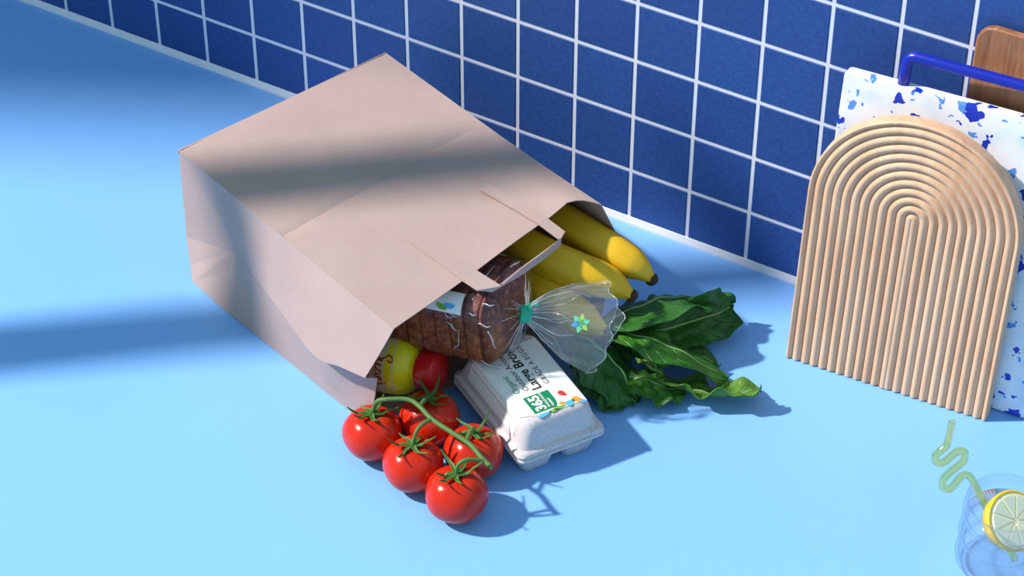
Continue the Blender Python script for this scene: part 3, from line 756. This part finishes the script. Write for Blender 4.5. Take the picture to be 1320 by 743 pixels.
# ================================================================ TOMATOES
def tomato(c, r, seed, label, tilt=(0, 0)):
    rg = random.Random(seed); cx, cy = c; h = r * 0.89
    root = tag(empty('tomato', (cx, cy, 0)), label, 'tomato', 'tomatoes on the vine')
    ph = rg.random() * 6
    def pt(a, b):
        th = math.pi * b; ph2 = 2 * math.pi * a
        rr = r * math.sin(th) * (1 + 0.018 * math.cos(5 * ph2 + ph) * math.sin(th)); z = math.cos(th)
        z = h * (z - 0.17 * math.exp(-(th / 0.34) ** 2) + 0.03 * math.exp(-((math.pi - th) / 0.3) ** 2))
        return Vector((cx + rr * math.cos(ph2), cy + rr * math.sin(ph2), h + z + tilt[0] * rr * math.cos(ph2)))
    v, f, uv = grid(40, 24, pt, close_u=True)
    mn = min(p.z for p in v); v = [Vector((p.x, p.y, p.z - mn)) for p in v]
    mk('fruit', v, f, M['tomato'], root)
    top = Vector((cx, cy, 2 * h * 0.925 - mn))
    v = []; f = []
    cal = None
    for k in range(6):
        a = k * math.pi / 3 + rg.random() * 0.5; L = r * (0.6 + 0.4 * rg.random()); lift = 0.1 + 0.6 * rg.random()
        P = []
        for i in range(8):
            t = i / 7; d = L * t
            z = 0.05 + lift * r * t * t - 0.16 * r * t + (0.10 * r * math.sin(t * 3 + k) if t > .5 else 0)
            P.append(top + Vector((math.cos(a + .3 * t) * d, math.sin(a + .3 * t) * d, z)))
        vv = []
        for i, p in enumerate(P):
            w = r * 0.075 * (1 - (i / 7)) ** 0.7 + 0.004; n = Vector((-math.sin(a), math.cos(a), 0))
            vv += [p - n * w + Vector((0, 0, 0.012)), p, p + n * w + Vector((0, 0, 0.012))]
        ff = [(3 * i + j, 3 * i + j + 1, 3 * i + j + 4, 3 * i + j + 3) for i in range(7) for j in range(2)]
        solidify(mk('sepal', vv, ff, M['sepal'], root), 0.014)
    return root
tomato((8.47, -6.30), 0.415, 1, 'red vine tomato at the far left, against the bag corner')
tomato((8.99, -5.66), 0.425, 2, 'red vine tomato at the back, under the mustard cap')
tomato((9.28, -6.53), 0.415, 3, 'red vine tomato in the middle of the cluster, between the leftmost and the nearest')
tomato((9.85, -5.90), 0.41, 4, 'red vine tomato touching the egg carton')
tomato((10.09, -6.72), 0.425, 5, 'red vine tomato nearest the viewer, with a clear shadow on the counter')
vine = tag(empty('tomato_vine', (9.4, -6.2, 0.75)), 'curved green vine stem linking the tomatoes', 'stem')
def tube(name, pts, r0, r1, parent, mat, n=28, sides=8):
    P = catmull(pts, n); rr = [r0 + (r1 - r0) * i / (n - 1) for i in range(n)]
    v, f, uv = sweep(P, rr, sides); return mk(name, v, f, mat, parent)
tube('main_stem', [(8.47, -6.27, .74), (8.50, -6.23, .87), (8.60, -6.2, .955), (8.89, -6.05, .98), (9.1, -6.07, .97), (9.37, -6.18, .95), (9.71, -6.24, .93), (10.04, -6.29, .9), (10.3, -6.4, .86), (10.48, -6.45, .82)], 0.032, 0.038, vine, M['vine'], 60)
for pts in ([(9.37, -6.18, .95), (9.32, -6.31, .95), (9.29, -6.43, .90), (9.28, -6.53, .72)], [(9.1, -6.07, .97), (9.08, -5.9, .95), (9.02, -5.76, .88), (8.99, -5.66, .72)],
            [(9.97, -6.27, .91), (9.93, -6.11, .92), (9.90, -5.97, .88), (9.85, -5.90, .72)], [(10.36, -6.42, .85), (10.25, -6.5, .9), (10.15, -6.60, .92), (10.09, -6.68, .86), (10.09, -6.72, .72)]):
    tube('side_stem', pts, 0.03, 0.026, vine, M['vine'])

# ================================================================ BANANAS
def banana(pts, r, label):
    n = 40; P = catmull(pts, n)
    tot = sum((P[i + 1] - P[i]).length for i in range(n - 1)); acc = 0; rad = []
    for i in range(n):
        if i: acc += (P[i] - P[i - 1]).length
        d = tot - acc
        rad.append(r * lerpt([(0, 0.30), (0.05, 0.34), (0.12, 0.46), (0.22, 0.66), (0.36, 0.86), (0.6, 0.97), (1.0, 1.0), (2.2, 0.97), (2.9, 0.8)], d))
    sh = lambda a: 1 + 0.05 * math.cos(5 * a + 0.4)
    root = tag(empty('banana', (P[n // 2].x, P[n // 2].y, P[n // 2].z - r)), label, 'banana', 'bananas in the paper bag')
    v, f, uv = sweep(P, rad, 30, True, sh); mk('peel', v, f, M['banana'], root)
    d = (P[-1] - P[-2]).normalized()
    rg = random.Random(len(label))
    Q = [P[-1] - d * 0.03, P[-1] + d * 0.02, P[-1] + d * 0.06, P[-1] + d * 0.085]
    v, f, uv = sweep(Q, [r * 0.345, r * 0.36, r * 0.30, r * 0.15], 14, True, lambda a: 1 + 0.10 * math.sin(3 * a) + 0.06 * math.sin(7 * a)); mk('tip', v, f, M['banana_tip'], root)
    return root
banana([(7.95, -1.85, 1.38), (8.51, -2.02, 1.5), (9.21, -2.22, 1.53), (9.85, -2.33, 1.47), (10.35, -2.31, 1.32), (10.59, -2.27, 1.15)], 0.275, 'yellow banana farthest back, resting against the bag side')
banana([(7.8, -2.5, 1.38), (8.29, -2.75, 1.47), (8.94, -2.94, 1.5), (9.6, -2.96, 1.45), (10.13, -2.80, 1.3), (10.49, -2.68, 1.1)], 0.275, 'yellow banana in the middle, its tip just above the plastic tail')
banana([(7.3, -2.35, 0.75), (7.7, -2.52, .88), (8.33, -2.83, 1.0), (9.31, -3.15, 1.02), (9.96, -3.28, .95), (10.41, -3.25, 0.8)], 0.27, 'yellow banana lowest of the three, seen through the plastic tail')

# ================================================================ LEAFY GREENS
def leaf(pts, width, roll, seed, mat, label, fold=0.25, ruf=0.10, shape=None, lobes=0.045):
    rg = random.Random(seed); n, m = 44, 25
    P = catmull(pts, n); ph = [rg.random() * 6.28 for _ in range(6)]
    shape = shape or [(0, 0.10), (0.12, 0.42), (0.3, 0.85), (0.5, 1.0), (0.72, 0.85), (0.9, 0.45), (1, 0.04)]
    root = tag(empty('leaf', (P[n // 2].x, P[n // 2].y, 0)), label, 'leaf', 'leafy greens')
    v = []; uv = []; mid = []
    for i in range(n):
        t = i / (n - 1); T = (P[min(i + 1, n - 1)] - P[max(i - 1, 0)]).normalized()
        S = T.cross(Vector((0, 0, 1))).normalized(); N = S.cross(T).normalized()
        ro = roll if not isinstance(roll, list) else lerpt(roll, t)
        c, s = math.cos(ro), math.sin(ro); S, N = S * c + N * s, N * c - S * s
        for j in range(m):
            x = 2 * j / (m - 1) - 1; sd = 0 if x < 0 else 1
            w = width * lerpt(shape, t) * (1 + lobes * math.sin(17 * t + ph[sd]) + lobes * 0.6 * math.sin(31 * t + ph[2 + sd]))
            e = abs(x)
            rz = ruf * e ** 1.6 * (math.sin(15 * t + ph[4] + 2.1 * sd) + 0.6 * math.sin(27 * t + ph[5] + x)) + 0.02 * math.sin(22 * t - 9 * e + ph[3]) * e
            p = P[i] + S * (x * w * (1 - 0.12 * fold * e)) + N * (fold * w * e ** 1.4 + rz) + T * (0.12 * w * e)
            p += N * (0.028 * math.sin(19 * t + 4.3 * x + ph[1]) * math.sin(7.5 * x - 8 * t + ph[2]))
            if p.z < 0.015: p.z = 0.015 + 0.02 * e * abs(math.sin(20 * t))
            v.append(p); uv.append((t, (x + 1) / 2))
        q = v[i * m + m // 2]; mid.append(q + N * 0.008)
    f = [(i * m + j, i * m + j + 1, (i + 1) * m + j + 1, (i + 1) * m + j) for i in range(n - 1) for j in range(m - 1)]
    solidify(mk('blade', v, f, mat, root, uv=uv), 0.008)
    vv, ff, uu = sweep(mid[:-3], [0.030 * (1 - 0.8 * i / n) for i in range(n - 3)], 6)
    mk('midrib', vv, ff, M['rib'], root)
    return root
RS = [(0, .12), (.1, .5), (.25, .88), (.45, 1.0), (.7, .92), (.88, .62), (.97, .25), (1, .06)]
leaf([(9.75, -3.30, .45), (10.33, -2.80, .74), (10.66, -2.33, .80), (10.92, -1.86, .66), (11.14, -1.40, .38)], 0.58, 0.45, 11, M['leaf_dark'], 'large dark green leaf at the back, under the banana tips', fold=-0.20, ruf=0.05, shape=RS)
leaf([(10.55, -2.75, .40), (10.95, -2.35, .45), (11.22, -1.95, .45), (11.38, -1.62, .40), (11.44, -1.30, .34)], 0.40, -0.9, 12, M['leaf_dark'], 'curled dark leaf end at the far right of the greens', fold=0.5, ruf=0.06, shape=RS)
leaf([(10.0, -3.30, .45), (10.5, -3.04, .68), (11.04, -2.95, .68), (11.54, -2.80, .48), (12.04, -2.60, .18)], 0.42, 0.35, 13, M['leaf_mid'], 'bright green leaf with a pale midrib crossing the middle of the bunch', fold=-0.15, ruf=0.05, shape=RS)
leaf([(9.9, -3.30, .58), (10.35, -3.38, .60), (10.78, -3.48, .40), (11.14, -3.62, .08)], 0.55, 0.25, 14, M['leaf_dark'], 'broad dark leaf drooping beside the egg carton', fold=-0.30, ruf=0.06, shape=RS)
leaf([(10.55, -3.50, .25), (11.04, -3.35, .28), (11.34, -3.24, .2), (11.62, -3.08, .08)], 0.38, 0.1, 15, M['leaf_mid'], 'short green leaf flat on the counter in front of the bunch', fold=-0.1, ruf=0.05, shape=RS)
leaf([(10.85, -3.35, .28), (11.5, -3.16, .20), (11.94, -3.05, .18), (12.27, -2.88, .18), (12.58, -2.66, .24)], 0.31, 0.45, 16, M['leaf_pale'], 'long ruffled pale green leaf reaching out to the right', fold=0.35, ruf=0.06, shape=[(0, .25), (.2, .7), (.45, .9), (.7, 1.0), (.9, .95), (.97, .75), (1, .4)])
leaf([(10.75, -3.05, .45), (11.08, -3.24, .54), (11.24, -3.22, .42), (11.30, -3.20, .22)], 0.17, 0.0, 17, M['leaf_pale'], 'small curled light green leaf in the heart of the bunch', fold=0.5, ruf=0.03)
leaf([(10.2, -2.9, .25), (10.8, -2.72, .30), (11.3, -2.52, .28), (11.78, -2.36, .10)], 0.42, 0.1, 18, M['leaf_dark'], 'shaded dark leaf lying under the bright one', fold=0.1, ruf=0.05, shape=RS)
leaf([(10.05, -3.55, .45), (10.35, -3.62, .45), (10.7, -3.70, .25), (11.02, -3.80, .04)], 0.36, 0.1, 19, M['leaf_dark'], 'dark leaf tucked closest to the carton label', fold=-0.15, ruf=0.05, shape=RS)

# ================================================================ BOARDS
def plane_fn(base, az, lean):
    B = Vector(base); w = Vector((math.cos(az), math.sin(az), 0)); nb = Vector((-w.y, w.x, 0))
    up = nb * math.sin(lean) + Vector((0, 0, math.cos(lean))); back = nb * math.cos(lean) - Vector((0, 0, math.sin(lean)))
    return lambda s, h, d: B + w * s + up * h + back * d
# fluted arch board
AW, AHC, AT = 3.0, 2.868, 0.235
apl = plane_fn((12.463, -1.605, 0.0), math.radians(4.4), math.radians(4.86))
lift = AT * math.sin(math.radians(4.86))
ap = lambda s, h, d: apl(s, h, d) + Vector((0, 0, lift))
arch = tag(empty('serving_board', apl(AW / 2, 0, AT / 2)), 'arched pale wooden board carved with concentric grooves', 'board')
NG = 11; RW = AW / 2; pitch = RW / (NG + 0.35)
def groove(r):
    """depth below the face at distance r from the arch's spine, ribs rounded"""
    k = (RW - r) / pitch
    if k < 0.12: return 0.03 * (1 - k / 0.12)
    k += 0.5
    x = 2 * ((k - 0.12) % 1.0) - 1                          # ribs are broad arcs, grooves narrow
    return 0.058 * (abs(x) ** 2.2 if k > 0.62 else (abs(x) ** 2.2 if x > 0 else 0))
v = []; f = []
rs = [RW - i * pitch / 10 for i in range(int(RW / (pitch / 10)) + 1)] + [0.0]
path = [(0, k / 10) for k in range(0, 1)]
angs = [math.pi * k / 48 for k in range(49)]
# columns round the arch: left foot, up, over, right foot
def face_pt(r, q):
    kind, t = q
    if kind == 'l': s, h = RW - r, AHC * t
    elif kind == 'r': s, h = RW + r, AHC * t
    else: s, h = RW - r * math.cos(t), AHC + r * math.sin(t)
    return ap(s, h, groove(r))
qs = [('l', t) for t in (0, 0.25, 0.5, 0.75)] + [('a', a) for a in angs] + [('r', t) for t in (0.75, 0.5, 0.25, 0)]
nq = len(qs)
v = [face_pt(r, q) for r in rs for q in qs]
f = [(i * nq + j, i * nq + j + 1, (i + 1) * nq + j + 1, (i + 1) * nq + j) for i in range(len(rs) - 1) for j in range(nq - 1)]
mk('fluted_face', v, f, M['beech'], arch, autosmooth=60)
out = []
for q in qs:
    kind, t = q
    out.append((0.0, AHC * t) if kind == 'l' else (AW, AHC * t) if kind == 'r' else (RW - RW * math.cos(t), AHC + RW * math.sin(t)))
def inset(p, d): 
    s, h = p; return (RW + (s - RW) * (1 - d / RW), h if h <= AHC else AHC + (h - AHC) * (1 - d / RW))
rings = [(0.0, 0.03), (0.0, AT - 0.03), (0.03, AT)]
v = [ap(*inset(p, d), z) for d, z in rings for p in out]; n = len(out)
f = [(r * n + i, r * n + (i + 1) % n, (r + 1) * n + (i + 1) % n, (r + 1) * n + i) for r in range(2) for i in range(n)]
f.append(tuple(2 * n + i for i in range(n)))
# underside below the flutes
mk('board_body', v, f, M['beech'], arch, autosmooth=40)
# terrazzo board
TH_, TWD, TT = 4.54, 3.7, 0.20
tpl = plane_fn((12.595, -1.318, 0.0), math.radians(4.6), math.radians(7.4))
tl = TT * math.sin(math.radians(7.4))
tp = lambda s, h, d: tpl(s, h, d) + Vector((0, 0, tl))
ter = tag(empty('terrazzo_board', tpl(TWD / 2, 0, 0)), 'white terrazzo board with blue chips behind the arched board', 'board')
r = 0.07
ol = [(r + (TWD - 2 * r) * 0, 0)] ; ol = []
for cx, cy, a0 in ((TWD - r, TH_ - r, 0), (r, TH_ - r, 90), (r, r, 180), (TWD - r, r, 270)):
    for k in range(5):
        a = math.radians(a0 + 22.5 * k); ol.append((cx + r * math.cos(a), cy + r * math.sin(a)))
v, f = prism(ol, tp, 0, TT); bevel(mk('slab', v, f, M['terrazzo'], ter, smooth=False), 0.025, 2, 60)
hz = TH_ + 0.43
P = [tp(0.80, TH_ - 0.05, TT / 2), tp(0.80, TH_ + 0.2, TT / 2), tp(0.80, hz - 0.12, TT / 2)] + [tp(0.92 - 0.12 * math.cos(a), hz - 0.12 + 0.12 * math.sin(a), TT / 2) for a in (0.4, 0.8, 1.2, 1.57)] \
    + [tp(s, hz, TT / 2) for s in (1.3, 2.0, 2.6)] + [tp(TWD - 0.92 + 0.12 * math.sin(a), hz - 0.12 + 0.12 * math.cos(a), TT / 2) for a in (0.0, 0.4, 0.8, 1.2, 1.57)] + [tp(TWD - 0.80, hz - 0.3, TT / 2), tp(TWD - 0.80, TH_ - 0.05, TT / 2)]
v, f, uv = sweep(P, [0.078] * len(P), 16); mk('handle', v, f, M['handle_blue'], ter)['label'] = 'glossy blue bar handle'
# brown wooden board at the back
wpl = plane_fn((14.12, -0.42, 0.0), math.radians(0.6), math.radians(2.4))
WT_ = 0.12; wlft = WT_ * math.sin(math.radians(2.4)); wp = lambda s, h, d: wpl(s, h, d) + Vector((0, 0, wlft))
WW, WH, r = 2.6, 5.52, 0.26; ol = []
for cx, cy, a0 in ((WW - r, WH - r, 0), (r, WH - r, 90), (r, r, 180), (WW - r, r, 270)):
    for k in range(7):
        a = math.radians(a0 + 15 * k); ol.append((cx + r * math.cos(a), cy + r * math.sin(a)))
wb = tag(empty('wooden_board', wpl(WW / 2, 0, 0)), 'brown wooden board with rounded corners leaning on the wall behind the terrazzo', 'board')
v, f = prism(ol, wp, 0, WT_); bevel(mk('slab', v, f, M['walnut'], wb, smooth=False), 0.03, 3, 50)

# ================================================================ DRINK
GC = Vector((16.64, -3.82, 0.004))
outer = [(0.0, 0.40), (0.0, 0.46), (0.03, 0.52), (0.10, 0.565), (0.19, 0.58), (0.28, 0.565), (0.345, 0.525), (0.375, 0.51), (0.405, 0.525), (0.47, 0.565), (0.56, 0.58), (0.65, 0.565), (0.715, 0.525), (0.745, 0.51), (0.775, 0.525), (0.84, 0.555), (0.93, 0.565), (1.03, 0.555), (1.10, 0.545), (1.115, 0.535)]
th = 0.045
inner = [(max(z, 0.09), r - th) for z, r in outer[3:-1]][::-1] + [(0.08, 0.40), (0.075, 0.02)]
vs, fs = lathe(GC, (0, 0, 1), outer + inner, 64, ref=(1, 0, 0))
fs.append(tuple(range(64)))
glass = tag(mk('drinking_glass', vs, fs, M['glass'], origin=GC), 'clear ripple-sided drinking glass with lemon water and a straw', 'glass')
WL = 0.86
wi = [(z, r + 0.002) for z, r in inner[::-1] if z <= WL]
wr = lerpt([(z, r) for z, r in sorted(inner)], WL)
vs, fs = lathe(GC, (0, 0, 1), [(0.073, 0.005)] + wi[1:] + [(WL, wr + 0.002), (WL, 0.005)], 64, ref=(1, 0, 0))
fs += [tuple(range(64)), tuple(len(vs) - 64 + k for k in range(64))]
tag(mk('water', vs, fs, M['water'], origin=GC), 'clear water filling the ripple-sided glass', 'water')
sp = [(15.769, -3.923, 2.192), (15.775, -3.97, 2.017), (15.774, -4.019, 1.853), (15.721, -4.072, 1.781), (15.684, -4.115, 1.709), (15.697, -4.126, 1.643), (15.756, -4.102, 1.605), (15.816, -4.055, 1.644), (15.881, -3.987, 1.743), (15.941, -3.94, 1.782), (15.998, -3.915, 1.749), (16.003, -3.943, 1.644), (15.931, -4.018, 1.533), (15.853, -4.099, 1.416), (15.835, -4.14, 1.311), (15.878, -4.134, 1.244), (15.938, -4.098, 1.244), (15.984, -4.044, 1.334), (16.03, -3.991, 1.423), (16.117, -3.941, 1.417), (16.235, -3.923, 1.234), (16.371, -3.907, 1.01), (16.626, -3.872, 0.604), (16.87, -3.84, 0.20)]
P = catmull(sp, 170)
v1, f1, _ = sweep(P, [0.052] * 170, 16, False); v2, f2, _ = sweep(P, [0.030] * 170, 16, False)
nb = len(v1); f2 = [tuple(nb + i for i in q)[::-1] for q in f2]
ends = [(k, (k + 1) % 16, nb + (k + 1) % 16, nb + k) for k in range(16)] + [(nb - 16 + k, nb - 16 + (k + 1) % 16, 2 * nb - 16 + (k + 1) % 16, 2 * nb - 16 + k) for k in range(16)]
tag(mk('drinking_straw', v1 + v2, f1 + f2 + ends, M['straw']), 'squiggly pale green glass straw standing in the glass', 'straw')
LC = Vector((16.80, -3.95, 0.98)); LX = Vector((0.62, -0.30, 0.72)).normalized()
lem = tag(empty('lemon_slice', LC - Vector((0, 0, 0.35))), 'thick yellow lemon slice floating in the glass', 'lemon')
LR, LTK = 0.40, 0.20
vs, fs = lathe(LC, LX, [(0, LR - 0.035), (0, LR - 0.01), (-0.03, LR), (-LTK, LR - 0.04), (-LTK, LR - 0.09), (-LTK + .02, LR - 0.10), (-0.02, LR - 0.045)], 48, close=True); mk('rind', vs, fs, M['rind'], lem)
vs, fs = lathe(LC, LX, [(-0.006, 0.005), (-0.006, LR - 0.034), (-LTK + 0.01, LR - 0.06), (-LTK + 0.01, 0.005)], 48); mk('pith', vs, fs, M['pith'], lem, autosmooth=40)
ld, ls_, ln_ = frame_axes(LX)
for k in range(9):
    a0 = 2 * math.pi * k / 9 + 0.05; a1 = 2 * math.pi * (k + 1) / 9 - 0.05
    pts = [(0.045 * math.cos((a0 + a1) / 2), 0.045 * math.sin((a0 + a1) / 2))] + [((LR - 0.075) * math.cos(a0 + (a1 - a0) * i / 6), (LR - 0.075) * math.sin(a0 + (a1 - a0) * i / 6)) for i in range(7)]
    v, f = prism(pts, lambda x, y, h: LC + ld * h + ls_ * x + ln_ * y, -0.01, 0.008); mk('segment', v, f, M['pulp_lemon'], lem, smooth=False)
